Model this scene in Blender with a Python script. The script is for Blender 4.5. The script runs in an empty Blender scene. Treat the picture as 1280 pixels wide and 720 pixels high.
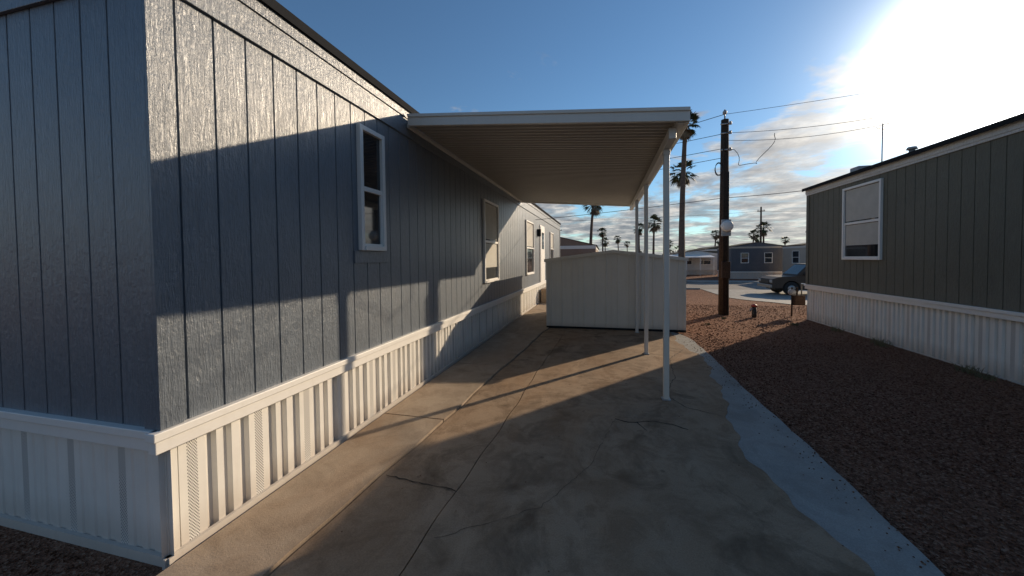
import bpy, math, random
import numpy as np
from mathutils import Vector, Matrix, Euler
random.seed(7); rng=np.random.default_rng(5)
scene=bpy.context.scene
COL=scene.collection
R=math.radians

# ------------------------------------------------------------ materials
def new_mat(name):
    m=bpy.data.materials.new(name); m.use_nodes=True
    nt=m.node_tree; b=nt.nodes['Principled BSDF']
    return m,nt,b
def N(nt,t,**kw):
    n=nt.nodes.new(t)
    for k,v in kw.items(): setattr(n,k,v)
    return n
def coords(nt,scale=(1,1,1)):
    tc=N(nt,'ShaderNodeTexCoord'); mp=N(nt,'ShaderNodeMapping')
    mp.inputs['Scale'].default_value=scale
    nt.links.new(tc.outputs['Object'],mp.inputs['Vector'])
    return mp.outputs['Vector']
def noise(nt,vec,scale,detail=5,rough=.55,dist=0):
    n=N(nt,'ShaderNodeTexNoise'); n.inputs['Scale'].default_value=scale
    n.inputs['Detail'].default_value=min(detail,5); n.inputs['Roughness'].default_value=rough
    n.inputs['Distortion'].default_value=dist
    nt.links.new(vec,n.inputs['Vector']); return n.outputs['Fac']
def ramp(nt,fac,stops):
    r=N(nt,'ShaderNodeValToRGB'); e=r.color_ramp.elements
    while len(e)<len(stops): e.new(.5)
    for i,(p,c) in enumerate(stops):
        e[i].position=p; e[i].color=(c[0],c[1],c[2],1) if not isinstance(c,(int,float)) else (c,c,c,1)
    nt.links.new(fac,r.inputs['Fac']); return r.outputs['Color']
def mix(nt,fac,a,b,bt='MIX'):
    m=N(nt,'ShaderNodeMix',data_type='RGBA',blend_type=bt)
    for sock,v in ((m.inputs[0],fac),(m.inputs[6],a),(m.inputs[7],b)):
        if hasattr(v,'links'): nt.links.new(v,sock)
        elif isinstance(v,(int,float)): sock.default_value=v
        else: sock.default_value=(v[0],v[1],v[2],1)
    return m.outputs[2]
def bump(nt,b,h,strength=.5,dist=.01,prev=None):
    n=N(nt,'ShaderNodeBump'); n.inputs['Strength'].default_value=strength; n.inputs['Distance'].default_value=dist
    nt.links.new(h,n.inputs['Height'])
    if prev: nt.links.new(prev,n.inputs['Normal'])
    nt.links.new(n.outputs['Normal'],b.inputs['Normal']); return n.outputs['Normal']
def sc(c,f): return tuple(x*f for x in c)

def plain(name,c,rough=.5,var=.12,nscale=6,metal=0,bs=0,spec=.5):
    m,nt,b=new_mat(name)
    v=coords(nt)
    f=noise(nt,v,nscale,4)
    col=mix(nt,f,sc(c,1-var*1.6),sc(c,1+var*1.2))
    nt.links.new(col,b.inputs['Base Color'])
    b.inputs['Roughness'].default_value=rough; b.inputs['Metallic'].default_value=metal
    b.inputs['Specular IOR Level'].default_value=spec
    if bs: bump(nt,b,noise(nt,v,90,3),bs,.004)
    return m
def siding_mat(name,c,rough=.45,spec=.5):
    m,nt,b=new_mat(name)
    v=coords(nt,(1,1,.12)); v2=coords(nt)
    g=noise(nt,v,62,5,.65,1.4)
    big=noise(nt,v2,1.3,4)
    col=mix(nt,big,sc(c,.85),sc(c,1.15))
    col=mix(nt,1.0,col,ramp(nt,g,[(.35,.78),(.65,1.05)]),'MULTIPLY')
    dust=noise(nt,v2,.8,4,.6)
    col=mix(nt,ramp(nt,dust,[(.5,0),(.8,.22)]),col,sc((.30,.27,.23),1))
    nt.links.new(col,b.inputs['Base Color'])
    b.inputs['Roughness'].default_value=rough; b.inputs['Specular IOR Level'].default_value=spec
    n1=bump(nt,b,g,.9,.008)
    g2=noise(nt,v2,26,4,.65)
    bump(nt,b,g2,.35,.012,n1)
    return m
def white_mat(name,c=(.74,.73,.70),rough=.45,dirt=.35,dz=.25):
    m,nt,b=new_mat(name)
    v=coords(nt); f=noise(nt,v,3,5,.65); st=noise(nt,coords(nt,(1,1,.1)),18,4)
    col=mix(nt,ramp(nt,f,[(.35,0),(.75,dirt)]),c,sc(c,.68))
    col=mix(nt,ramp(nt,st,[(.5,0),(.8,dirt*.8)]),col,(.42,.38,.33))
    sep=N(nt,'ShaderNodeSeparateXYZ'); nt.links.new(v,sep.inputs[0])
    mr=N(nt,'ShaderNodeMapRange'); mr.inputs['From Min'].default_value=0; mr.inputs['From Max'].default_value=dz
    mr.inputs['To Min'].default_value=.55; mr.inputs['To Max'].default_value=0
    nt.links.new(sep.outputs['Z'],mr.inputs['Value'])
    col=mix(nt,mr.outputs[0],col,(.36,.29,.23))
    nt.links.new(col,b.inputs['Base Color']); b.inputs['Roughness'].default_value=rough
    bump(nt,b,noise(nt,v,5,3),.15,.02)
    return m
def perforated_mat():
    m,nt,b=new_mat('vented_white_metal')
    tc=N(nt,'ShaderNodeTexCoord'); sep=N(nt,'ShaderNodeSeparateXYZ'); nt.links.new(tc.outputs['Object'],sep.inputs[0])
    def sn(sock,f):
        a=N(nt,'ShaderNodeMath',operation='MULTIPLY'); nt.links.new(sock,a.inputs[0]); a.inputs[1].default_value=f
        s=N(nt,'ShaderNodeMath',operation='SINE'); nt.links.new(a.outputs[0],s.inputs[0]); return s.outputs[0]
    add=N(nt,'ShaderNodeMath',operation='ADD'); nt.links.new(sep.outputs['X'],add.inputs[0]); nt.links.new(sep.outputs['Y'],add.inputs[1])
    p=N(nt,'ShaderNodeMath',operation='MULTIPLY'); nt.links.new(sn(add.outputs[0],500),p.inputs[0]); nt.links.new(sn(sep.outputs['Z'],330),p.inputs[1])
    col=ramp(nt,p.outputs[0],[(.12,(.68,.66,.62)),(.3,(.05,.05,.05))])
    nt.links.new(col,b.inputs['Base Color']); b.inputs['Roughness'].default_value=.5
    return m
def concrete_mat(name,c1,c2,stain,rough=.85,stainamt=.6,dark=.7):
    m,nt,b=new_mat(name)
    v=coords(nt); big=noise(nt,v,.9,5,.62,.6); mid=noise(nt,v,3.6,5,.72,.5); fine=noise(nt,v,120,3,.7)
    col=mix(nt,ramp(nt,big,[(.38,0),(.62,1)]),c1,c2)
    col=mix(nt,ramp(nt,mid,[(.44,0),(.62,stainamt)]),col,stain)
    blot=noise(nt,v,1.5,5,.62,1.5)
    col=mix(nt,ramp(nt,blot,[(.53,0),(.59,dark*.45),(.70,dark)]),col,sc(stain,.62))
    pale=noise(nt,coords(nt,(1,.35,1)),1.7,5,.7,1)
    col=mix(nt,ramp(nt,pale,[(.52,0),(.66,.55)]),col,sc(c1,1.4))
    rust=noise(nt,coords(nt,(1,.5,1)),1.1,4,.6,.5)
    col=mix(nt,ramp(nt,rust,[(.47,0),(.68,.7*dark)]),col,(.34,.195,.10))
    col=mix(nt,1.0,col,ramp(nt,fine,[(.3,.72),(.7,1.0)]),'MULTIPLY')
    vo=N(nt,'ShaderNodeTexVoronoi'); vo.inputs['Scale'].default_value=3.2; vo.inputs['Randomness'].default_value=1; nt.links.new(v,vo.inputs['Vector'])
    col=mix(nt,ramp(nt,vo.outputs['Distance'],[(.035,.6*dark),(.07,0)]),col,(.06,.045,.035))
    nt.links.new(col,b.inputs['Base Color']); b.inputs['Roughness'].default_value=rough
    b.inputs['Specular IOR Level'].default_value=.15
    n1=bump(nt,b,fine,.45,.003); bump(nt,b,mid,.35,.015,n1)
    return m
def gravel_mat(name,dark=1.0):
    m,nt,b=new_mat(name)
    v=coords(nt)
    vo=N(nt,'ShaderNodeTexVoronoi'); vo.inputs['Scale'].default_value=70; nt.links.new(v,vo.inputs['Vector'])
    sep=N(nt,'ShaderNodeSeparateColor'); nt.links.new(vo.outputs['Color'],sep.inputs[0])
    col=ramp(nt,sep.outputs[0],[(0,(.09,.041,.026)),(.35,(.18,.085,.054)),(.8,(.275,.138,.088)),(1,(.38,.24,.165))])
    big=noise(nt,v,.35,5,.6)
    col=mix(nt,ramp(nt,big,[(.4,0),(.7,.4)]),col,(.26,.145,.092))
    nt.links.new(mix(nt,1.0,col,(dark,dark,dark),'MULTIPLY'),b.inputs['Base Color']); b.inputs['Roughness'].default_value=.95
    b.inputs['Specular IOR Level'].default_value=.05
    n1=bump(nt,b,vo.outputs['Distance'],.8,.02)
    bump(nt,b,noise(nt,v,8,4),.5,.05,n1)
    return m
def glass_mat():
    m,nt,b=new_mat('window_glass')
    f=noise(nt,coords(nt),1.6,3)
    nt.links.new(mix(nt,ramp(nt,f,[(.4,0),(.6,1)]),(.012,.016,.02),(.035,.04,.045)),b.inputs['Base Color'])
    b.inputs['Roughness'].default_value=.04; b.inputs['Specular IOR Level'].default_value=.8
    return m

M={}
M['blue']=siding_mat('blue_grey_siding',(.135,.160,.190),.36,.9)
M['olive']=siding_mat('grey_taupe_siding',(.125,.118,.085),.65)
M['navy']=siding_mat('dark_blue_siding',(.095,.10,.115),.7)
M['brown']=siding_mat('brown_siding',(.26,.17,.12),.6)
M['beige']=siding_mat('beige_siding',(.5,.43,.35),.6)
M['cream']=siding_mat('white_siding',(.62,.61,.58),.6)
M['white']=white_mat('white_trim',(.74,.72,.68),dirt=.15,dz=.01)
M['skirt']=white_mat('white_skirting_metal',(.74,.72,.67),dirt=.3,dz=.22)
M['shed']=white_mat('shed_painted_steel',(.68,.64,.56),.5,.2,.15)
M['carport']=white_mat('carport_aluminium',(.62,.59,.53),.42,.2,.01)
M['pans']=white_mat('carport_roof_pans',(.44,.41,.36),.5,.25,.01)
M['vent']=perforated_mat()
M['glass']=glass_mat()
M['dark']=plain('dark_drip_edge',(.025,.026,.028),.9,spec=.03)
M['shingle']=plain('roof_shingles',(.08,.076,.072),.95,.3,30,bs=.5,spec=.03)
M['dirtw']=plain('blind_fabric',(.45,.43,.38),.8)
M['wood']=plain('creosoted_wood',(.07,.045,.032),.95,.5,20,bs=.7,spec=.15)
M['metal']=plain('galvanised_steel',(.35,.36,.37),.45,.15,10,metal=.6)
M['wire']=plain('black_cable',(.02,.02,.02),.6)
M['tyre']=plain('tyre_rubber',(.02,.02,.02),.85)
M['truckpaint']=plain('brown_vehicle_paint',(.085,.065,.05),.6,spec=.2)
M['truckglass']=plain('tinted_vehicle_glass',(.015,.017,.018),.2,spec=.25)
M['chrome']=plain('chrome',(.3,.3,.3),.4,.05,5,metal=1)
M['lamp']=plain('headlight_lens',(.4,.4,.38),.2)
M['red']=plain('red_paint',(.35,.05,.03),.5)
M['grey']=plain('meter_grey',(.32,.33,.34),.5)
M['black']=plain('black_plastic',(.02,.02,.02),.6)
M['conc_main']=concrete_mat('driveway_concrete',(.35,.25,.165),(.42,.31,.21),(.21,.14,.088),dark=.7)
M['conc_strip']=concrete_mat('walkway_concrete',(.38,.30,.22),(.45,.36,.27),(.27,.20,.14),stainamt=.5,dark=.4)
M['conc_new']=concrete_mat('patched_concrete',(.33,.325,.30),(.40,.39,.36),(.26,.24,.21),stainamt=.4,dark=.18)
M['asphalt']=concrete_mat('old_asphalt',(.22,.205,.19),(.28,.265,.245),(.17,.155,.14),.9,.4,.2)
M['gravel']=gravel_mat('desert_gravel'); M['stone']=gravel_mat('gravel_stones',.85)
M['trunk']=plain('palm_bark',(.14,.10,.075),.95,.4,6,bs=.6)
M['frond']=plain('palm_leaf',(.06,.085,.03),.55,.4,3)
M['deadfrond']=plain('dry_palm_leaf',(.20,.145,.085),.8,.4,3)
M['weed']=plain('weed_leaf',(.17,.145,.075),.8,.4,8)
M['leaf']=plain('tree_leaf',(.05,.065,.03),.8,.5,1.2)
M['crack']=plain('crack_dirt',(.035,.027,.02),.95,.3,20)

# ------------------------------------------------------------ builders
def empty(name,loc=(0,0,0)):
    e=bpy.data.objects.new(name,None); COL.objects.link(e); e.empty_display_size=.2
    e.location=loc; return e
def mesh(name,vs,fs,mats,parent=None,mi=None,smooth=False):
    me=bpy.data.meshes.new(name); me.from_pydata([tuple(v) for v in vs],[],[tuple(f) for f in fs])
    if not isinstance(mats,(list,tuple)): mats=[mats]
    for m in mats: me.materials.append(m)
    if mi is not None: me.polygons.foreach_set('material_index',list(mi))
    if smooth: me.polygons.foreach_set('use_smooth',[True]*len(me.polygons))
    me.update()
    o=bpy.data.objects.new(name,me); COL.objects.link(o)
    if parent: o.parent=parent
    return o
BF=[(0,3,2,1),(4,5,6,7),(0,1,5,4),(1,2,6,5),(2,3,7,6),(3,0,4,7)]
def box(name,x0,x1,y0,y1,z0,z1,mat,parent=None,bev=0):
    if x0>x1:x0,x1=x1,x0
    if y0>y1:y0,y1=y1,y0
    vs=[(x0,y0,z0),(x1,y0,z0),(x1,y1,z0),(x0,y1,z0),(x0,y0,z1),(x1,y0,z1),(x1,y1,z1),(x0,y1,z1)]
    o=mesh(name,vs,BF,mat,parent)
    if bev:
        b=o.modifiers.new('bevel','BEVEL'); b.width=bev; b.segments=2
    return o
def tube(name,pts,radii,mat,parent=None,seg=10,cap=True):
    if isinstance(radii,(int,float)): radii=[radii]*len(pts)
    pts=[Vector(p) for p in pts]; vs=[];fs=[]
    for i,p in enumerate(pts):
        d=(pts[min(i+1,len(pts)-1)]-pts[max(i-1,0)]).normalized()
        a=d.orthogonal().normalized() if abs(d.z)<.95 else Vector((1,0,0)).cross(d).normalized()
        if abs(d.z)<.95: a=Vector((0,0,1)).cross(d).normalized()
        b=d.cross(a)
        for k in range(seg):
            t=2*math.pi*k/seg; vs.append(p+(a*math.cos(t)+b*math.sin(t))*radii[i])
    for i in range(len(pts)-1):
        for k in range(seg):
            fs.append((i*seg+k,i*seg+(k+1)%seg,(i+1)*seg+(k+1)%seg,(i+1)*seg+k))
    if cap:
        fs.append(tuple(range(seg))[::-1]); fs.append(tuple((len(pts)-1)*seg+k for k in range(seg)))
    return mesh(name,vs,fs,mat,parent,smooth=(seg>6))

class Wall:
    """vertical wall from A along u (unit 2D), outward normal n"""
    def __init__(s,A,u,n,parent): s.A=A;s.u=u;s.n=n;s.p=parent
    def P(s,a,o,z): return (s.A[0]+s.u[0]*a+s.n[0]*o, s.A[1]+s.u[1]*a+s.n[1]*o, z)
    def box(s,name,a0,a1,o0,o1,z0,z1,mat,bev=0):
        p=s.P(a0,o0,z0);q=s.P(a1,o1,z1)
        return box(name,p[0],q[0],p[1],q[1],z0,z1,mat,s.p,bev)
    def profile(s,name,prof,z0,z1,mats):
        vs=[];fs=[];mi=[]
        for (a,o,m) in prof: vs.append(s.P(a,o,z0)); vs.append(s.P(a,o,z1))
        for i in range(len(prof)-1):
            fs.append((2*i,2*i+2,2*i+3,2*i+1)); mi.append(prof[i][2])
        return mesh(name,vs,fs,mats,s.p,mi)
    def siding(s,name,L,z0,z1,mat,period=.203,off=.12):
        prof=[(0,0,0)]; a=off
        while a<L-.03:
            prof+=[(a,0,0),(a+.003,-.010,0),(a+.010,-.010,0),(a+.013,0,0)]; a+=period
        prof.append((L,0,0)); return s.profile(name,prof,z0,z1,[mat])
    def skirt(s,name,L,z0,z1,deep=.028):
        prof=[(0,0,0)]; a=.03; k=0
        while a<L-.12:
            if k%4==1:
                prof+=[(a,0,1),(a+.055,0,0)]; a+=.10
            else:
                w=.05 if k%4!=3 else .035
                prof+=[(a,0,0),(a+.012,-deep,0),(a+.012+w*.8,-deep,0),(a+.024+w*.8,0,0)]; a+=.105
            k+=1
        prof.append((L,0,0)); return s.profile(name,prof,z0,z1,[M['skirt'],M['vent']])
    def window(s,a0,a1,z0,z1,fr=.045,blind=False,split=True,name='window'):
        W=M['white']; P=.045
        s.box(name+'_jamb',a0,a0+fr,.0,P,z0,z1,W,.004); s.box(name+'_jamb',a1-fr,a1,.0,P,z0,z1,W,.004)
        s.box(name+'_head',a0+fr,a1-fr,.0,P-.002,z1-fr,z1,W,.004); s.box(name+'_sill',a0+fr,a1-fr,.0,P+.01,z0,z0+fr,W,.004)
        zm=(z0+z1)/2
        s.box(name+'_glass',a0+fr,a1-fr,.0,.010,z0+fr,z1-fr,M['glass'])
        if split:
            s.box(name+'_rail',a0+fr,a1-fr,.010,.034,zm-.025,zm+.02,W,.003)
            f2=.022
            s.box(name+'_sash',a0+fr,a0+fr+f2,.010,.026,z0+fr,zm-.025,W); s.box(name+'_sash',a1-fr-f2,a1-fr,.010,.026,z0+fr,zm-.025,W)
            s.box(name+'_sash',a0+fr+f2,a1-fr-f2,.010,.026,z0+fr,z0+fr+f2,W)
        if blind:
            s.box(name+'_blind',a0+fr+.02,a1-fr-.02,.0102,.0112,zm+.05,z1-fr-.01,M['dirtw'])
        if blind==2:
            s.box(name+'_blind',a0+fr+f2+.01,a1-fr-f2-.01,.0102,.0112,z0+fr+.25,zm-.035,M['dirtw'])

def mobile_home(x0,x1,y0,y1,zb,zs,zt,rise,mat,wins,trimcol=None,fr_h=.26,name='mobile_home',oh=.09,flat_front=False):
    e=empty(name)
    L=y1-y0; Wd=x1-x0
    walls={'E':Wall((x1,y0),(0,1),(1,0),e),'W':Wall((x0,y0),(0,1),(-1,0),e),
           'S':Wall((x0,y0),(1,0),(0,-1),e),'N':Wall((x0,y1),(1,0),(0,1),e)}
    for k,w in walls.items():
        LL=L if k in'EW' else Wd
        w.siding('siding_wall',LL,zs,zt,mat)
        ins=.035
        sw=Wall((w.A[0]-w.n[0]*ins,w.A[1]-w.n[1]*ins),w.u,w.n,e)
        sw.skirt('skirting',LL-(0 if k in 'EW' else 0),zb,zs-.1,deep=.006 if (flat_front and k=='S') else .028)
        if k in 'EW':
            for a0 in (0.035,): w.box('skirt_corner_trim',a0-.006,a0+.05,-.04,-.029,zb,zs-.116,M['skirt'],.002)
        ext=0.045 if k in 'EW' else 0
        w.box('skirt_trim',-ext,LL+ext,-.03,.022,zs-.115,zs-.045,M['white'],.004)
        w.box('skirt_trim_cap',-ext-(.015 if ext else 0),LL+ext+(.015 if ext else 0),-.03,.038,zs-.045,zs,M['white'],.005)
        w.box('skirt_rail',0,LL,-.036,-.012,zb-.05,zb+.03,M['skirt'])
        cx=.018 if k in 'EW' else 0
        w.box('corner_board',-cx,.095,0,.018,zs+.001,zt-fr_h,mat,.002)
        w.box('corner_board',LL-.095,LL+cx,0,.018,zs+.001,zt-fr_h,mat,.002)
        w.box('frieze_board',-cx*1.2,LL+cx*1.2,0,.022,zt-fr_h,zt-.06,trimcol or mat,.003)
        w.box('fascia',-(.035 if cx else 0),LL+(.035 if cx else 0),0,.035,zt-.06,zt+.05,trimcol or mat,.004)
    xm=(x0+x1)/2
    for y,s in ((y0-.01,-1),(y1+.01,1)):
        mesh('gable_wall',[(x0,y,zt+.05),(x1,y,zt+.05),(xm,y,zt+.05+rise)],[(0,1,2) if s<0 else (2,1,0)],mat,e)
    t=.045; z=zt+.053; sl=rise/(xm-x0)
    ya,yb=y0-.06,y1+.06
    prof=[(x0-oh,z-oh*sl),(xm,z+rise),(x1+oh,z-oh*sl),(x1+oh,z-oh*sl+t),(xm,z+rise+t),(x0-oh,z-oh*sl+t)]
    vs=[(p[0],ya,p[1]) for p in prof]+[(p[0],yb,p[1]) for p in prof]
    fs=[(0,1,4,5),(1,2,3,4),(6,11,10,7),(7,10,9,8)]+[(i,i+6,(i+1)%6+6,(i+1)%6) for i in range(6)]
    mesh('roof',vs,fs,M['shingle'],e)
    for sx,xx in ((-1,x0-oh),(1,x1+oh)):
        box('drip_edge',xx,xx+sx*.012,ya,yb,z-oh*sl-.02,z-oh*sl+t+.006,M['dark'],e)
    for w in wins:
        kind=w[0]; k=w[1]
        if kind=='w': walls[k].window(w[2],w[3],w[4],w[5],blind=(w[6] if len(w)>6 else 0))
        else:
            walls[k].box('door_frame',w[2]-.06,w[3]+.06,0,.03,zs,zs+2.06,M['white'],.004)
            walls[k].box('door_leaf',w[2],w[3],.03,.045,zs+.02,zs+2.0,M['white'],.004)
            walls[k].box('door_window',w[2]+.2,w[3]-.2,.045,.05,zs+1.2,zs+1.8,M['glass'])
    return e,walls

# ------------------------------------------------------------ terrain
def gz(y):
    t=min(1,max(0,(y-12.0)/11.0)); t=t*t*(3-2*t); return -.025-.58*t
xs=[-2500,-900,-300,-100,-40]+[x for x in np.linspace(-20,30,51)]+[60,140,400,1000,2500]
ys=[-400,-100,-30,-10]+[y for y in np.linspace(-4,40,89)]+[60,100,200,500,1200,3500]
vs=[(x,y,gz(y)) for y in ys for x in xs]; nx=len(xs)
fs=[(j*nx+i,j*nx+i+1,(j+1)*nx+i+1,(j+1)*nx+i) for j in range(len(ys)-1) for i in range(nx-1)]
mesh('ground',vs,fs,M['gravel'])

# driveway panels
HX=-2.235; HY=1.40
dw=empty('driveway')
def panel(name,left,right,mat,z=0,zb=-.12):
    n=len(left); vs=[]; fs=[]
    for (a,b) in zip(left,right):
        vs+=[(a[0],a[1],z),(b[0],b[1],z),(a[0],a[1],zb),(b[0],b[1],zb)]
    for i in range(n-1):
        k=4*i; fs+=[(k,k+1,k+5,k+4),(k+1,k+3,k+7,k+5),(k+2,k,k+4,k+6)]
    fs+=[(0,2,3,1),(4*n-4,4*n-3,4*n-1,4*n-2)]
    return mesh(name,vs,fs,mat,dw)
J1=lambda y:-1.62+.062*(y-2.2)+.012*math.sin(y*2.3)+.006*math.sin(y*7.1)
J2=lambda y:-1.0+.028*(y-2.0)+.010*math.sin(y*1.9+1)+.007*math.sin(y*8.3)
def ee(y):
    return 1.22+.07*math.sin(y*1.3)+.05*math.sin(y*3.1+1)+.025*math.sin(y*9)+.012*math.sin(y*23)+(.25*max(0,(y-4.2)) if y<4.9 else .175)
def outer(y):
    return 1.655+.012*math.sin(y*2.2)+.005*math.sin(y*11)-(max(0,y-7.6)**2)*.35
def rows(f,y0,y1,n): return [(f(y),y) for y in np.linspace(y0,y1,n)]
g=.009
cuts=[-4,-1.6,.3,3.35,5.25,7.6,10.2,13.0,16.0,19.5]
for a,b in zip(cuts[:-1],cuts[1:]):
    panel('walkway_panel',rows(lambda y:-2.21,a+g,b-g,24),rows(lambda y:J1(y)-g,a+g,b-g,24),M['conc_strip'],.010)
cuts=[-4,.1,5.25,8.9,12]
for a,b in zip(cuts[:-1],cuts[1:]):
    panel('centre_panel',rows(lambda y:J1(y)+g,a+g*.5,b-g*.5,40),rows(lambda y:J2(y)-g*.6,a+g*.5,b-g*.5,40),M['conc_main'],-.005)
yend=8.75
panel('parking_panel',rows(lambda y:J2(y)+g*.6,-4,yend,260),rows(lambda y:min(ee(y),outer(y)-.03),-4,yend,260),M['conc_main'])
panel('patched_strip',rows(lambda y:min(ee(y),outer(y)-.03)+.0015,-4,yend,260),rows(outer,-4,yend,260),M['conc_new'],-.002)
panel('shed_pad',[(-.9,yend+.01),(-.9,12.2)],[(1.55,yend+.01),(1.7,12.2)],M['conc_main'],-.005)
def crack(pts,w=.006,z=.0025):
    P=[Vector((p[0],p[1],0)) for p in pts]; out=[]
    for a,b in zip(P[:-1],P[1:]):
        n=max(2,int((b-a).length/.04))
        d=(b-a).normalized(); nn=Vector((-d.y,d.x,0))
        for i in range(n): out.append(a+(b-a)*(i/n)+nn*random.uniform(-.011,.011))
    out.append(P[-1]); vs=[];fs=[]
    for i,p in enumerate(out):
        d=(out[min(i+1,len(out)-1)]-out[max(0,i-1)]).normalized(); nn=Vector((-d.y,d.x,0))
        ww=w*random.uniform(.4,1.2)*.5
        vs+=[(p.x+nn.x*ww,p.y+nn.y*ww,z),(p.x-nn.x*ww,p.y-nn.y*ww,z)]
    fs=[(2*i,2*i+1,2*i+3,2*i+2) for i in range(len(out)-1)]
    mesh('crack',vs,fs,M['crack'],dw)
crack([(-1.58,2.40),(-1.3,2.37),(-1.1,2.36),(-.99,2.33)],.011,-.001)
crack([(.1,3.75),(.22,3.70),(.45,3.78),(.62,3.74),(.75,3.66)],.014)
crack([(.3,3.71),(.38,3.55)],.008)
crack([(-.92,4.95),(-.5,5.05),(.1,4.9),(.6,5.15),(1.1,5.05)],.006)
crack([(.66,4.5),(.9,5.2),(1.0,6.2),(1.3,6.8)],.008)
crack([(-.3,6.2),(.3,6.5),(1.2,6.35)],.006)
crack([(.7,4.5),(.85,4.2),(1.15,4.05)],.008)
crack([(-.95,1.9),(-.4,2.3),(-.1,2.9),(.1,3.75)],.003)

def strip(name,x0,x1,y0,y1,mat,lift,n=24,parent=None):
    vs=[];fs=[]
    for y in np.linspace(y0,y1,n): vs+=[(x0,y,gz(y)+lift),(x1,y,gz(y)+lift)]
    fs=[(2*i,2*i+1,2*i+3,2*i+2) for i in range(n-1)]
    return mesh(name,vs,fs,mat,parent)
strip('road',-200,200,27,34,M['asphalt'],.012,3)
strip('parking_pad',6.3,13.5,14.6,26.9,M['conc_new'],.02)
kb=empty('kerb')
for y in (26.85,34.0):
    for (a,b) in ((-200,6.2 if y<30 else 200),(13.6,200)):
        if b>a and not (y>30 and a>0): box('kerb_stone',a,b,y,y+.15,gz(30)-.1,gz(30)+.1,M['conc_new'],kb,.02)
strip('sidewalk',-200,200,34.16,35.6,M['conc_new'],.09,2)

# ------------------------------------------------------------ near mobile homes
home,wl=mobile_home(-6.5,HX,HY,19.3,0,.73,3.29,.42,M['blue'],[
    ('w','E',3.02-HY,3.42-HY,1.69,2.87),
    ('w','E',6.69-HY,7.67-HY,1.13,2.74,2),
    ('w','E',10.6-HY,11.8-HY,1.10,2.73,1),
    ('d','E',13.1-HY,14.0-HY),
    ('w','E',15.6-HY,16.6-HY,1.3,2.7,1)],oh=.045,flat_front=True)
E=wl['E']
E.box('window_apron',2.95-HY,3.47-HY,0,.016,1.57,1.687,M['blue'],.002)
E.box('porch_light',12.6-HY,12.72-HY,0,.12,2.35,2.6,M['dark'],.01)
box('door_step',HX+.05,HX+.75,13.0,14.15,-.02,.25,M['conc_strip'],home,.01)
box('door_step',HX+.05,HX+.45,13.0,14.15,.25,.5,M['conc_strip'],home,.01)
RX=4.97
r,wr=mobile_home(RX,9.4,-7,10.86,-.04,.87,3.19,.45,M['olive'],[
    ('w','W',8.25+7,9.38+7,1.50,3.0,2),('w','W',3.0+7,4.0+7,1.50,3.0,1),('w','N',1.2,2.4,1.5,2.9)],trimcol=M['cream'],fr_h=.10)
tube('roof_vent',[(6.0,9.2,3.3),(6.0,9.2,3.70)],.05,M['metal'],r); tube('roof_vent_cap',[(6.0,9.2,3.70),(6.0,9.2,3.75)],[.09,.07],M['metal'],r)
box('roof_vent_box',5.6,5.95,10.1,10.4,3.3,3.62,M['grey'],r,.02)
an=tube('antenna_mast',[(6.28,10.5,3.4),(6.3,10.52,4.65)],.012,M['metal'],r)
tube('antenna_arm',[(6.05,10.3,4.5),(6.5,10.75,4.55)],.007,M['metal'],r,6)
for i in range(5):
    t=i/4; p=Vector((6.05,10.3,4.5)).lerp(Vector((6.5,10.75,4.55)),t); h=.2-.12*t
    tube('antenna_element',[p+Vector((h*.7,-h*.7,.04)),p-Vector((h*.7,-h*.7,.04))],.004,M['metal'],r,5)

# ------------------------------------------------------------ carport
cp=empty('carport')
X0,X1,Y0,Y1=HX+.06,.80,3.86,9.95
zL,zR=3.245,3.005
def zr(x): return zL+(zR-zL)*(x-X0)/(X1-X0)
prof=[];y=Y0+.03
while y<Y1-.14:
    prof+=[(y,0),(y+.010,.026),(y+.062,.026),(y+.072,0)]
    y+=.102
prof.append((Y1-.03,0))
vs=[];fs=[]
for (yy,o) in prof: vs+=[(X0,yy,zL-.085+o),(X1-.08,yy,zr(X1-.08)-.085+o)]
fs=[(2*i,2*i+1,2*i+3,2*i+2) for i in range(len(prof)-1)]
mesh('roof_pans',vs,fs,M['pans'],cp)
def slab(name,x0,x1,y0,y1,dz0,dz1,mat):
    vs=[(x0,y0,zr(x0)+dz0),(x1,y0,zr(x1)+dz0),(x1,y1,zr(x1)+dz0),(x0,y1,zr(x0)+dz0),
        (x0,y0,zr(x0)+dz1),(x1,y0,zr(x1)+dz1),(x1,y1,zr(x1)+dz1),(x0,y1,zr(x0)+dz1)]
    o=mesh(name,vs,BF,mat,cp); b=o.modifiers.new('b','BEVEL'); b.width=.004; return o
slab('roof_top',X0,X1-.03,Y0+.03,Y1-.03,-.03,-.008,M['carport'])
slab('front_fascia',X0,X1,Y0,Y0+.028,-.115,.012,M['carport'])
slab('front_fascia_lip',X0,X1,Y0-.015,Y0-.001,-.02,.016,M['carport'])
slab('rear_fascia',X0,X1,Y1-.028,Y1,-.125,.012,M['carport'])
slab('gutter',X1-.03,X1,Y0+.03,Y1-.03,-.125,.012,M['carport'])
slab('gutter_floor',X1-.10,X1-.031,Y0+.03,Y1-.03,-.125,-.115,M['carport'])
slab('gutter_back',X1-.11,X1-.101,Y0+.03,Y1-.03,-.125,-.04,M['carport'])
slab('wall_hanger',X0-.03,X0+.02,Y0+.03,Y1-.03,-.13,-.088,M['carport'])
bx=.67
box('outer_beam',bx-.035,bx+.035,Y0+.15,Y1-.1,zr(bx)-.235,zr(bx)-.128,M['carport'],cp,.005)
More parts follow.
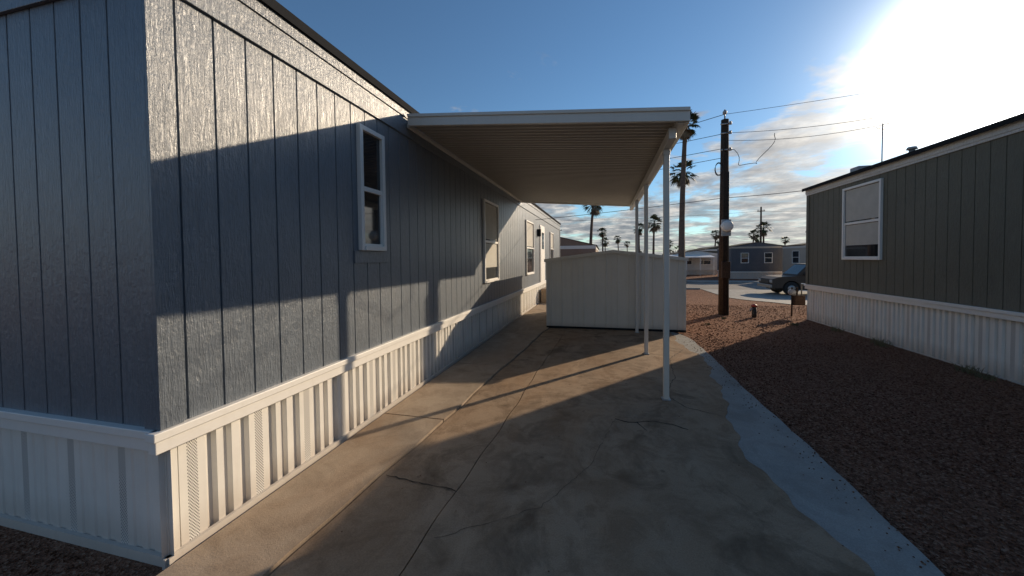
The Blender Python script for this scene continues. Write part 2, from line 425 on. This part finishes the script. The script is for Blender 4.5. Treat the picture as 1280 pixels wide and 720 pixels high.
for py in (4.40,6.42,8.20):
    box('post',bx-.03,bx+.03,py-.03,py+.03,0,zr(bx)-.236,M['carport'],cp,.006)
    box('post_bracket',bx-.045,bx+.045,py-.045,py+.045,0,.012,M['metal'],cp,.002)
    box('post_cap',bx-.036,bx+.036,py-.036,py+.036,zr(bx)-.30,zr(bx)-.237,M['carport'],cp,.003)

# ------------------------------------------------------------ storage shed
sh=empty('storage_shed')
sx0,sx1,sy0,sy1=-1.28,1.66,8.42,11.3; ez=1.56; pk=1.74
def ribbed(w,L,z0,z1):
    prof=[(0,0,0)];a=.10
    while a<L-.05:
        prof+=[(a,0,0),(a+.006,.010,0),(a+.018,.010,0),(a+.024,0,0)]; a+=.1475
    prof.append((L,0,0)); w.profile('wall_panel',prof,z0,z1,[M['shed']])
S=Wall((sx0,sy0),(1,0),(0,-1),sh)
def gab(x): return ez+(pk-ez)*(1-abs((x-(sx0+sx1)/2)/((sx1-sx0)/2)))
for (y,nrm,flip) in ((sy0,-1,False),(sy1,1,True)):
    prof=[(0,0)];a=.08;L=sx1-sx0
    while a<L-.05:
        prof+=[(a,0),(a+.008,.011),(a+.02,.011),(a+.028,0)]; a+=.245
    prof.append((L,0)); 
    if not any(abs(p[0]-L/2)<.02 for p in prof):
        prof.append((L/2,0)); prof.sort()
    vs=[];fs=[]
    for (a,o) in prof: vs+=[(sx0+a,y+nrm*o,.04),(sx0+a,y+nrm*o,gab(sx0+a)-.03)]
    fs=[(2*i,2*i+2,2*i+3,2*i+1) for i in range(len(prof)-1)]
    mesh('gable_wall',vs,fs,M['shed'],sh)
for (x,n) in ((sx0,-1),(sx1,1)):
    ribbed(Wall((x,sy0),(0,1),(n,0),sh),sy1-sy0,.04,ez)
xm=(sx0+sx1)/2
for s in (-1,1):
    xe=xm+s*((sx1-sx0)/2+.05); zE=ez-.01
    vs=[(xm,sy0-.05,pk),(xe,sy0-.05,zE),(xe,sy1+.05,zE),(xm,sy1+.05,pk),(xm,sy0-.05,pk+.02),(xe,sy0-.05,zE+.02),(xe,sy1+.05,zE+.02),(xm,sy1+.05,pk+.02)]
    mesh('roof_panel',vs,BF,M['shed'],sh)
    vs=[(xm,sy0-.058,pk-.045),(xe,sy0-.058,zE-.045),(xe,sy0-.02,zE-.045),(xm,sy0-.02,pk-.045),(xm,sy0-.058,pk+.024),(xe,sy0-.058,zE+.024),(xe,sy0-.02,zE+.024),(xm,sy0-.02,pk+.024)]
    mesh('rake_trim',vs,BF,M['shed'],sh)
S.box('base_rail',-.01,sx1-sx0+.01,-.01,.022,-.004,.045,M['dark'])
S.box('corner_trim',-.012,.04,-.01,.017,.045,ez-.03,M['shed'],.002); S.box('corner_trim',sx1-sx0-.04,sx1-sx0+.012,-.01,.017,.045,ez-.03,M['shed'],.002)
S.box('door_seam_trim',1.44,1.475,0,.018,.05,1.66,M['shed'],.003)
S.box('door_seam_trim',.70,.72,0,.016,.05,1.60,M['shed'],.003); S.box('door_seam_trim',2.2,2.22,0,.016,.05,1.60,M['shed'],.003)

# ------------------------------------------------------------ utility pole
up=empty('utility_pole'); ux,uy=3.23,11.4; ug=gz(uy)
tube('pole',[(ux,uy,ug-.3),(ux,uy,2.5),(ux+.01,uy,5.35)],[.135,.115,.095],M['wood'],up,14)
tube('pole_top_pipe',[(ux,uy-.02,5.35),(ux,uy-.02,5.62)],.018,M['metal'],up)
tube('insulator',[(ux,uy-.02,5.50),(ux,uy-.02,5.56),(ux,uy-.02,5.60)],[.05,.055,.03],M['grey'],up)
for dz in (5.2,4.95,4.5): 
    tube('bracket',[(ux-.13,uy-.12,dz),(ux+.13,uy-.12,dz)],.022,M['metal'],up,8)
    tube('insulator',[(ux+.10,uy-.16,dz-.04),(ux+.10,uy-.16,dz+.04)],.035,M['grey'],up,8)
tube('conduit',[(ux-.06,uy-.15,ug),(ux-.06,uy-.14,4.8)],.022,M['wood'],up,8)
tube('conduit',[(ux+.07,uy-.14,ug),(ux+.07,uy-.13,3.9)],.02,M['black'],up,8)
tube('meter_disc',[(ux+.02,uy-.16,2.42),(ux+.02,uy-.24,2.42),(ux+.02,uy-.27,2.42)],[.15,.15,.10],M['white'],up,20)
box('meter_box',ux-.1,ux+.13,uy-.18,uy-.10,2.15,2.6,M['grey'],up,.01)
box('disconnect_box',ux-.12,ux+.08,uy-.30,uy-.14,1.0,1.45,M['wood'],up,.01)
ring=[(ux-.17+.09*math.cos(t),uy-.12,4.0+.17*math.sin(t)) for t in np.linspace(0,6.2,16)]
tube('cable_coil',ring,.010,M['wire'],up,6,False); tube('cable_coil',[(p[0]-.015,p[1]-.03,p[2]*1.0-.03) for p in ring],.01,M['wire'],up,6,False)
def at(u,d): # plan position for a bearing (tangent units relative to view axis) and distance d
    lat=(u-640)/462*d; return (.970*lat-.242*d, .242*lat+.970*d)
def wire(a,b,sag,r=.011,n=20,name='power_line'):
    a=Vector(a);b=Vector(b)
    pts=[a.lerp(b,i/n)-Vector((0,0,sag*4*(i/n)*(1-i/n))) for i in range(n+1)]
    return tube(name,pts,r,M['wire'],None,5,False)
q=at(1500,13); wire((ux,uy,5.5),(q[0],q[1],9.3),.15,.006)
wire((ux,uy,5.5),(-30,44,9.0),.6,.009)
wire((ux,uy-.15,4.95),(6.9,10.4,4.85),.10,.006)
wire((ux,uy-.15,4.75),(6.9,10.4,4.7),.16,.006)
wire((ux,uy-.1,4.55),(-12,22,6.2),.3,.008)
wire((ux,uy-.1,4.95),(-12,23,7.0),.3,.008)
wire((ux,uy-.1,4.3),(-12,22.6,5.7),.3,.008)
wire((ux,uy-.1,3.2),(-14,14.5,2.9),.25,.008)
wire((ux,uy-.1,3.2),(6.3,10.5,3.35),.05,.008)
pts=[(ux+.1,uy-.16,4.5)]
for i in range(1,26):
    t=i/25; pts.append((ux+.1+1.1*t+.09*math.sin(t*17),uy-.16-.1*t,4.5-.75*math.sin(math.pi*t)*(1-.3*t)+.35*t+.06*math.cos(t*15)))
tube('service_drop',pts,.008,M['wire'],up,5,False)

bo=empty('water_standpipe'); bxx,byy=3.85,11.0
tube('pipe',[(bxx,byy,-.1),(bxx,byy,.26)],.055,M['black'],bo,12); tube('cap',[(bxx,byy,.26),(bxx,byy,.30),(bxx,byy,.33)],[.075,.07,.02],M['red'],bo,12)
tube('spout',[(bxx,byy,.2),(bxx-.1,byy-.06,.2),(bxx-.12,byy-.07,.14)],.02,M['metal'],bo,8)
gm=empty('gas_meter'); gx,gy=4.86,11.35
tube('riser',[(gx,gy,-.1),(gx,gy,.75),(gx+.12,gy,.75),(gx+.12,gy,.5)],.02,M['wood'],gm,8)
box('meter_body',gx+.02,gx+.28,gy-.1,gy+.1,.28,.55,M['wood'],gm,.03)
tube('regulator',[(gx,gy-.05,.62),(gx,gy+.05,.62)],.08,M['grey'],gm,12)
tube('outlet_pipe',[(gx+.22,gy,.5),(gx+.22,gy,.85),(gx+.22,gy-.4,.85)],.018,M['metal'],gm,8)

# ------------------------------------------------------------ background homes
ZB=-.6
mobile_home(-5.6,-.55,25,38,ZB,.1,2.35,.62,M['brown'],[('w','S',1.2,2.2,.9,2.0),('w','E',2,3,.9,2.0)],trimcol=M['white'],fr_h=.16)
mobile_home(12.0,16.5,40,44.5,ZB,.1,2.45,.38,M['navy'],[('w','S',.8,1.5,.9,1.9),('w','S',2.8,3.5,.9,1.9)],trimcol=M['beige'],fr_h=.12)
mobile_home(15.9,24,34.9,38.9,ZB,.05,2.4,.5,M['beige'],[('w','W',1,2.2,.9,2.0),('w','S',2,3,.9,2)],trimcol=M['white'],fr_h=.16)
b,bw=mobile_home(8.6,13.2,49,60,ZB,0,1.9,.35,M['cream'],[('w','S',.6,1.8,.6,1.6,1),('w','S',2.6,3.9,.6,1.6,1)],trimcol=M['white'],fr_h=.16)
aw=empty('patio_awning'); mesh('canopy',[(7.6,46.5,1.45),(12.3,46.5,1.45),(12.3,49,1.75),(7.6,49,1.75),(7.6,46.5,1.53),(12.3,46.5,1.53),(12.3,49,1.83),(7.6,49,1.83)],BF,M['white'],aw)
for x in (7.7,9.3,10.8,12.2): box('post',x-.05,x+.05,46.6,46.7,ZB,1.45,M['white'],aw)
mobile_home(-1,6.5,62,70,ZB,0,2.0,.5,M['beige'],[('w','S',1,2.4,.7,1.7),('w','S',4,5.4,.7,1.7)],trimcol=M['white'],fr_h=.16)
mobile_home(26,34,55,63,ZB,0,2.3,.5,M['cream'],[('w','S',1,2.4,.7,1.7)],trimcol=M['white'],fr_h=.16)
mobile_home(-22,-12,45,52,ZB,0,2.3,.5,M['brown'],[('w','S',1,2.4,.7,1.7)],trimcol=M['white'],fr_h=.16)
mobile_home(15,19.5,62,75,ZB,0,2.6,.5,M['olive'],[('w','S',1,2.4,.7,1.7)],trimcol=M['white'],fr_h=.16)

# ------------------------------------------------------------ pickup truck
def truck(x,y,z):
    t=empty('pickup_truck',(x,y,z)); W=.93
    def ext(name,prof,w,mat,w2=None):
        n=len(prof); vs=[(p[0],-w,p[1]) for p in prof]+[(p[0],w,p[1]) for p in prof]
        fs=[tuple(range(n)),tuple(range(2*n-1,n-1,-1))]+[(i,i+n,(i+1)%n+n,(i+1)%n) for i in range(n)]
        o=mesh(name,vs,fs,mat,t); b=o.modifiers.new('b','BEVEL'); b.width=.035; b.segments=2; return o
    def arch(cx,r=.42,n=8): return [(cx-r*math.cos(a),.38+r*math.sin(a)) for a in np.linspace(0,math.pi,n)]
    prof=[(.05,.38)]+arch(.95)+arch(4.15)+[(5.2,.42),(5.22,.98),(3.35,1.02),(3.35,1.05),(1.55,1.08),(.35,1.0),(.02,.88)]
    ext('body',prof,W,M['truckpaint'])
    lo=[(1.2,1.06),(3.45,1.04)];hi=[(1.85,1.72),(3.3,1.72)]
    vs=[(lo[0][0],-.90,lo[0][1]),(lo[1][0],-.90,lo[1][1]),(lo[1][0],.90,lo[1][1]),(lo[0][0],.90,lo[0][1]),
        (hi[0][0],-.74,hi[0][1]),(hi[1][0],-.74,hi[1][1]),(hi[1][0],.74,hi[1][1]),(hi[0][0],.74,hi[0][1])]
    o=mesh('cab',vs,BF,M['truckpaint'],t); bb=o.modifiers.new('b','BEVEL'); bb.width=.05; bb.segments=3
    for s in (-1,1):
        def q(xx,zz): 
            k=(zz-1.06)/.66; return (xx,s*(.905-.16*k+.004),zz)
        mesh('side_glass',[q(1.5,1.14),q(2.35,1.14),q(2.35,1.6),q(1.93,1.6)],[(0,1,2,3)],M['truckglass'],t)
        mesh('side_glass',[q(2.45,1.14),q(3.3,1.14),q(3.22,1.6),q(2.45,1.6)],[(0,1,2,3)],M['truckglass'],t)
        box('mirror',1.5,1.62,s*.93,s*1.1,1.1,1.27,M['black'],t,.02)
        box('headlight',-.01,.09,s*.6,s*.9,.68,.84,M['lamp'],t,.02)
        for cx in (.95,4.15):
            tube('tyre',[(cx,s*.70,.37),(cx,s*.73,.37),(cx,s*.90,.37),(cx,s*.93,.37)],[.33,.37,.37,.34],M['tyre'],t,24)
            tube('hub',[(cx,s*.92,.37),(cx,s*.945,.37)],[.2,.17],M['chrome'],t,16)
    k=lambda u:(1.2+.65*u,1.06+.66*u)
    a=k(.12);b=k(.9)
    mesh('windscreen',[(a[0]-.02,-.80,a[1]),(a[0]-.02,.80,a[1]),(b[0]-.02,.70,b[1]),(b[0]-.02,-.70,b[1])],[(0,1,2,3)],M['truckglass'],t)
    box('grille',-.012,.06,-.55,.55,.62,.86,M['black'],t,.01)
    box('bumper',-.08,.05,-.9,.9,.40,.58,M['chrome'],t,.03); box('rear_bumper',5.2,5.3,-.9,.9,.42,.58,M['chrome'],t,.03)
    box('bed_rail',3.5,5.2,-.93,-.86,1.0,1.06,M['black'],t,.01); box('bed_rail',3.5,5.2,.86,.93,1.0,1.06,M['black'],t,.01)
    box('underbody',.3,5.0,-.6,.6,.28,.5,M['black'],t)
    return t
tr=truck(9.0,24.2,gz(24.2)+.02)

# ------------------------------------------------------------ palms
def palm_mesh(H,lean,seed,Rr=1.0,tr_r=.2,n=46):
    rr=random.Random(seed); vs=[];fs=[];mi=[]
    seg=10; rings=14
    def ctr(t): return Vector((lean*t*t,lean*.4*math.sin(t*2.5),H*t))
    for i in range(rings+1):
        t=i/rings; c=ctr(t); r=tr_r*(1.35-.55*t if t>.06 else 1.7-5*t)*(1+.05*(i%2))
        for k in range(seg):
            a=2*math.pi*k/seg; vs.append((c.x+r*math.cos(a),c.y+r*math.sin(a),c.z))
    for i in range(rings):
        for k in range(seg): fs.append((i*seg+k,i*seg+(k+1)%seg,(i+1)*seg+(k+1)%seg,(i+1)*seg+k)); mi.append(0)
    top=ctr(1)
    def frond(az,el,L,mat,fanr):
        d=Vector((math.cos(az)*math.cos(el),math.sin(az)*math.cos(el),math.sin(el)))
        side=Vector((-math.sin(az),math.cos(az),0)); upv=d.cross(side)*-1
        base=top+d*.08; tip=base+d*L-Vector((0,0,.12*L))
        w=.03
        b=len(vs); vs.extend([tuple(base-side*w),tuple(base+side*w),tuple(tip+side*w*.6),tuple(tip-side*w*.6)]); fs.append((b,b+1,b+2,b+3)); mi.append(mat)
        nl=11
        for j in range(nl):
            ang=(j/(nl-1)-.5)*2.6+rr.uniform(-.06,.06)
            ld=(d*math.cos(ang)+side*math.sin(ang)).normalized()
            l=fanr*(1-.25*abs(ang)/1.3)*rr.uniform(.85,1.1)
            midp=tip+ld*l*.55+upv*.04; end=tip+ld*l-Vector((0,0,l*.35*rr.uniform(.6,1.5)))
            pw=ld.cross(upv).normalized()*(.05*fanr+.02)
            b=len(vs); vs.extend([tuple(tip),tuple(midp+pw),tuple(end),tuple(midp-pw)]); fs.append((b,b+1,b+2,b+3)); mi.append(mat)
    for i in range(n):
        el=rr.uniform(-.7,1.35); frond(rr.uniform(0,6.283),el,Rr*rr.uniform(.45,.75),1,Rr*rr.uniform(.5,.7))
    for i in range(n//2):
        el=rr.uniform(-1.45,-.8); frond(rr.uniform(0,6.283),el,Rr*rr.uniform(.4,.8),2,Rr*rr.uniform(.35,.55))
    me=bpy.data.meshes.new('palm_tree'); me.from_pydata(vs,[],fs)
    for k in ('trunk','frond','deadfrond'): me.materials.append(M[k])
    me.polygons.foreach_set('material_index',mi); me.update(); return me
def place(me,x,y,z,rot=0,s=1):
    o=bpy.data.objects.new('palm_tree',me); COL.objects.link(o); o.location=(x,y,z); o.rotation_euler=(0,0,rot); o.scale=(s,s,s)
x,y=at(852,30); place(palm_mesh(12.9,.3,1,1.0,.19),x,y,ZB)
x,y=at(853,31.5); place(palm_mesh(9.4,.1,2,1.0,.2),x,y,ZB,1)
PM=[palm_mesh(10,.5,3,1.6,.2,40),palm_mesh(10,-.5,4,1.5,.2,40),palm_mesh(10,.2,5,1.9,.22,44)]
for i,(u,vy,d) in enumerate([(738,255,70),(753,291,110),(757,303,110),(773,300,115),(785,306,120),(817,280,95),(800,287,110),(893,295,85),(900,303,100),(940,296,95),(947,301,100),(955,288,95),(1090,270,90),(690,295,90),(836,306,110),(560,290,90),(980,303,100)]):
    H=1.6+(323-vy)/462*d+.6; x,y=at(u,d); place(PM[i%3],x,y,ZB,i*1.3,H/10)

def treeline():
    r=np.random.default_rng(3); V=[];F=[]
    k=0
    for c in range(75):
        u=r.uniform(300,1500); d=r.uniform(78,150); x,y=at(u,d)
        h=r.uniform(2.2,4.6); w=h*r.uniform(.5,.8)
        n=170
        th=r.uniform(0,6.283,n); ph=np.arccos(r.uniform(-1,1,n)); rad=r.uniform(.5,1,n)**.5*(1+.25*np.sin(th*3+c)+.2*np.cos(ph*5))
        cx=x+w*rad*np.sin(ph)*np.cos(th); cy=y+w*rad*np.sin(ph)*np.sin(th); cz=ZB+h*.6+h*.45*rad*np.cos(ph)
        for i in range(n):
            s=.28; q=r.normal(size=(4,3))*s
            p=np.array([cx[i],cy[i],cz[i]])
            V.extend([tuple(p+q[j]) for j in range(4)]); F.append((k,k+1,k+2)); F.append((k,k+2,k+3)); k+=4
        V.extend([(x-.15,y,ZB),(x+.15,y,ZB),(x+.1,y,ZB+h*.6),(x-.1,y,ZB+h*.6)]); F.append((k,k+1,k+2,k+3)); k+=4
    mesh('distant_trees',V,F,M['leaf'])
treeline()
for (u,top,d) in ((951,262,55),(1010,290,75),(700,285,80)):
    e=empty('utility_pole'); x,y=at(u,d); H=1.6+(323-top)/462*d
    tube('pole',[(x,y,ZB),(x,y,H)],[.16,.11],M['wood'],e,8); box('crossarm',x-.5,x+.5,y-.06,y+.06,H-.7,H-.58,M['wood'],e)
    for k in (-.4,.4): tube('insulator',[(x+k,y,H-.58),(x+k,y,H-.4)],.04,M['grey'],e,6)
a=at(951,55);b=at(1400,50);c=at(500,70)
wire((a[0],a[1],8.2),(b[0],b[1],9),.5,.018); wire((a[0],a[1],8.2),(c[0],c[1],9),.8,.018)

# ------------------------------------------------------------ gravel stones, weeds
def stones():
    base=np.array([(1,0,0),(0,1,0),(-1,0,0),(0,-1,0),(0,0,.7),(0,0,-.7)],float)
    tri=np.array([(0,1,4),(1,2,4),(2,3,4),(3,0,4),(1,0,5),(2,1,5),(3,2,5),(0,3,5)])
    P=[]
    def reg(x0,x1,y0,y1,dens,s0,s1):
        n=int((x1-x0)*(y1-y0)*dens); P.append(np.column_stack([rng.uniform(x0,x1,n),rng.uniform(y0,y1,n),s0+(s1-s0)*rng.uniform(0,1,n)**2.6]))
    reg(1.66,5.1,.8,4.5,1900,.004,.014); reg(1.66,5.1,4.5,8,800,.006,.016); reg(1.6,8,8,14,220,.008,.022)
    reg(-6,-2.0,-.5,1.36,1500,.005,.014)
    n=320; P.append(np.column_stack([1.66-np.abs(rng.normal(0,.12,n)),rng.uniform(1,8,n),-rng.uniform(.003,.008,n)]))
    n=90; P.append(np.column_stack([rng.uniform(-2.1,1.6,n),rng.uniform(1.2,8,n),-rng.uniform(.002,.006,n)]))
    P=np.vstack(P)
    keep=~((P[:,0]>-2.23)&(P[:,0]<1.67)&(P[:,1]<8.7))|(P[:,2]<0); P=P[keep]
    lift=np.where(P[:,2]<0,.027,0); P[:,2]=np.abs(P[:,2])
    n=len(P); jit=1+rng.uniform(-.35,.35,(n,6,3)); V=base[None]*jit*P[:,2][:,None,None]
    a=rng.uniform(0,6.283,n); ca,sa=np.cos(a),np.sin(a)
    X=V[:,:,0]*ca[:,None]-V[:,:,1]*sa[:,None]; Y=V[:,:,0]*sa[:,None]+V[:,:,1]*ca[:,None]
    zz=np.array([gz(q) for q in P[:,1]])+lift
    V=np.stack([X+P[:,0][:,None],Y+P[:,1][:,None],V[:,:,2]+(zz+P[:,2]*.2)[:,None]],-1).reshape(-1,3)
    F=(tri[None]+6*np.arange(n)[:,None,None]).reshape(-1,3)
    me=bpy.data.meshes.new('gravel'); me.vertices.add(len(V)); me.vertices.foreach_set('co',V.ravel())
    me.loops.add(F.size); me.loops.foreach_set('vertex_index',F.ravel())
    me.polygons.add(len(F)); me.polygons.foreach_set('loop_start',np.arange(0,F.size,3)); me.polygons.foreach_set('loop_total',np.full(len(F),3))
    me.update(calc_edges=True); me.validate(); me.materials.append(M['stone'])
    o=bpy.data.objects.new('gravel',me); COL.objects.link(o)
stones()
def weed(x,y,s,n=60):
    V=[];F=[]
    for i in range(n):
        a=random.uniform(0,6.28); l=s*random.uniform(.5,1.1); bx_=x+random.gauss(0,s*.35); by_=y+random.gauss(0,s*.5); z=gz(by_)
        dx,dy=math.cos(a)*l*.6,math.sin(a)*l*.6; w=.004; k=len(V)
        V+=[(bx_-w,by_,z),(bx_+w,by_,z),(bx_+dx*.5+w,by_+dy*.5,z+l*.55),(bx_+dx*.5-w,by_+dy*.5,z+l*.55),(bx_+dx,by_+dy,z+l*.75)]
        F+=[(k,k+1,k+2,k+3),(k+3,k+2,k+4)]
    mesh('weed_plant',V,F,M['weed'])
for (x,y,s) in ((4.80,9.3,.13),(4.84,8.1,.15),(4.76,7.9,.10),(4.82,6.35,.14),(4.8,6.1,.1),(3.0,10.6,.07),(4.3,9.9,.08),(2.4,9.6,.06)): weed(x,y,s)

# ------------------------------------------------------------ light & sky
SD=Vector((1,1.25,.504)).normalized()
el=math.asin(SD.z); az=math.atan2(SD.x,SD.y)
sun=bpy.data.lights.new('sun','SUN'); sun.energy=5.0; sun.angle=R(.5); sun.color=(1,.80,.57)
so=bpy.data.objects.new('sun',sun); COL.objects.link(so); so.rotation_euler=SD.to_track_quat('Z','Y').to_euler()
w=bpy.data.worlds.new('World'); scene.world=w; w.use_nodes=True; nt=w.node_tree; nt.nodes.clear()
out=N(nt,'ShaderNodeOutputWorld')
sky=N(nt,'ShaderNodeTexSky'); sky.sky_type='NISHITA'; sky.sun_disc=False; sky.sun_elevation=el; sky.sun_rotation=az
sky.air_density=1.0; sky.dust_density=.08; sky.ozone_density=2.0
bg=N(nt,'ShaderNodeBackground'); bg.inputs['Strength'].default_value=.115
nt.links.new(mix(nt,1.0,sky.outputs[0],(.72,.92,1.05),'MULTIPLY'),bg.inputs['Color'])
tc=N(nt,'ShaderNodeTexCoord'); sep=N(nt,'ShaderNodeSeparateXYZ'); nt.links.new(tc.outputs['Generated'],sep.inputs[0])
def m(op,a,b=None,cl=False):
    n=N(nt,'ShaderNodeMath',operation=op); n.use_clamp=cl
    for i,v in enumerate((a,b)):
        if v is None: continue
        if hasattr(v,'links'): nt.links.new(v,n.inputs[i])
        else: n.inputs[i].default_value=v
    return n.outputs[0]
zc=m('ADD',m('MAXIMUM',sep.outputs['Z'],0.0),.10)
cv=N(nt,'ShaderNodeCombineXYZ'); nt.links.new(m('DIVIDE',sep.outputs['X'],zc),cv.inputs[0]); nt.links.new(m('DIVIDE',sep.outputs['Y'],zc),cv.inputs[1])
cl=noise(nt,cv.outputs[0],1.25,5,.62,.4)
dp=N(nt,'ShaderNodeVectorMath',operation='DOT_PRODUCT'); nt.links.new(tc.outputs['Generated'],dp.inputs[0]); dp.inputs[1].default_value=SD
dpos=m('MAXIMUM',dp.outputs['Value'],0.0)
mr=N(nt,'ShaderNodeMapRange'); mr.inputs['From Min'].default_value=.05; mr.inputs['From Max'].default_value=.40; mr.inputs['To Min'].default_value=.16; mr.inputs['To Max'].default_value=-.09
nt.links.new(sep.outputs['Z'],mr.inputs['Value'])
cm=m('ADD',m('ADD',cl,mr.outputs[0]),m('MULTIPLY',m('POWER',dpos,5.0),.035))
mask=ramp(nt,cm,[(.51,0),(.58,.7),(.68,.95)])
near=m('POWER',dpos,22.0)
cl2=noise(nt,cv.outputs[0],3.1,5,.65)
cc=ramp(nt,cl2,[(.38,(.27,.29,.33)),(.52,(.50,.50,.51)),(.64,(.90,.86,.80))])
cc=mix(nt,near,cc,mix(nt,cl2,(.70,.66,.62),(1.5,1.38,1.2)))
cbg=N(nt,'ShaderNodeBackground'); nt.links.new(cc,cbg.inputs['Color']); cbg.inputs['Strength'].default_value=.8
ms=N(nt,'ShaderNodeMixShader'); nt.links.new(mask,ms.inputs[0]); nt.links.new(bg.outputs[0],ms.inputs[1]); nt.links.new(cbg.outputs[0],ms.inputs[2])
ab=N(nt,'ShaderNodeBackground'); ab.inputs['Color'].default_value=(1,.96,.88,1)
g1=m('MULTIPLY',m('POWER',dpos,260.0),12.0); g2=m('MULTIPLY',m('POWER',dpos,85.0),1.1); g3=m('MULTIPLY',m('POWER',dpos,24.0),.12)
nt.links.new(m('ADD',m('ADD',g1,g2),g3),ab.inputs['Strength'])
ad=N(nt,'ShaderNodeAddShader'); nt.links.new(ms.outputs[0],ad.inputs[0]); nt.links.new(ab.outputs[0],ad.inputs[1])
nt.links.new(ad.outputs[0],out.inputs['Surface'])

# ------------------------------------------------------------ camera
cam=bpy.data.cameras.new('camera'); co=bpy.data.objects.new('camera',cam); COL.objects.link(co)
cam.sensor_width=36; cam.lens=36*462/1280; cam.clip_end=6000; cam.clip_start=.05
pitch=1.6
cam.shift_y=-(37-462*math.tan(R(pitch)))/1280
rot=Matrix.Rotation(R(14),4,'Z')@Matrix.Rotation(R(90-pitch),4,'X')@Matrix.Rotation(R(-.6),4,'Z')
co.matrix_world=Matrix.Translation((0,0,1.6))@rot
scene.camera=co
scene.view_settings.view_transform='Standard'; scene.view_settings.look='None'; scene.view_settings.exposure=0
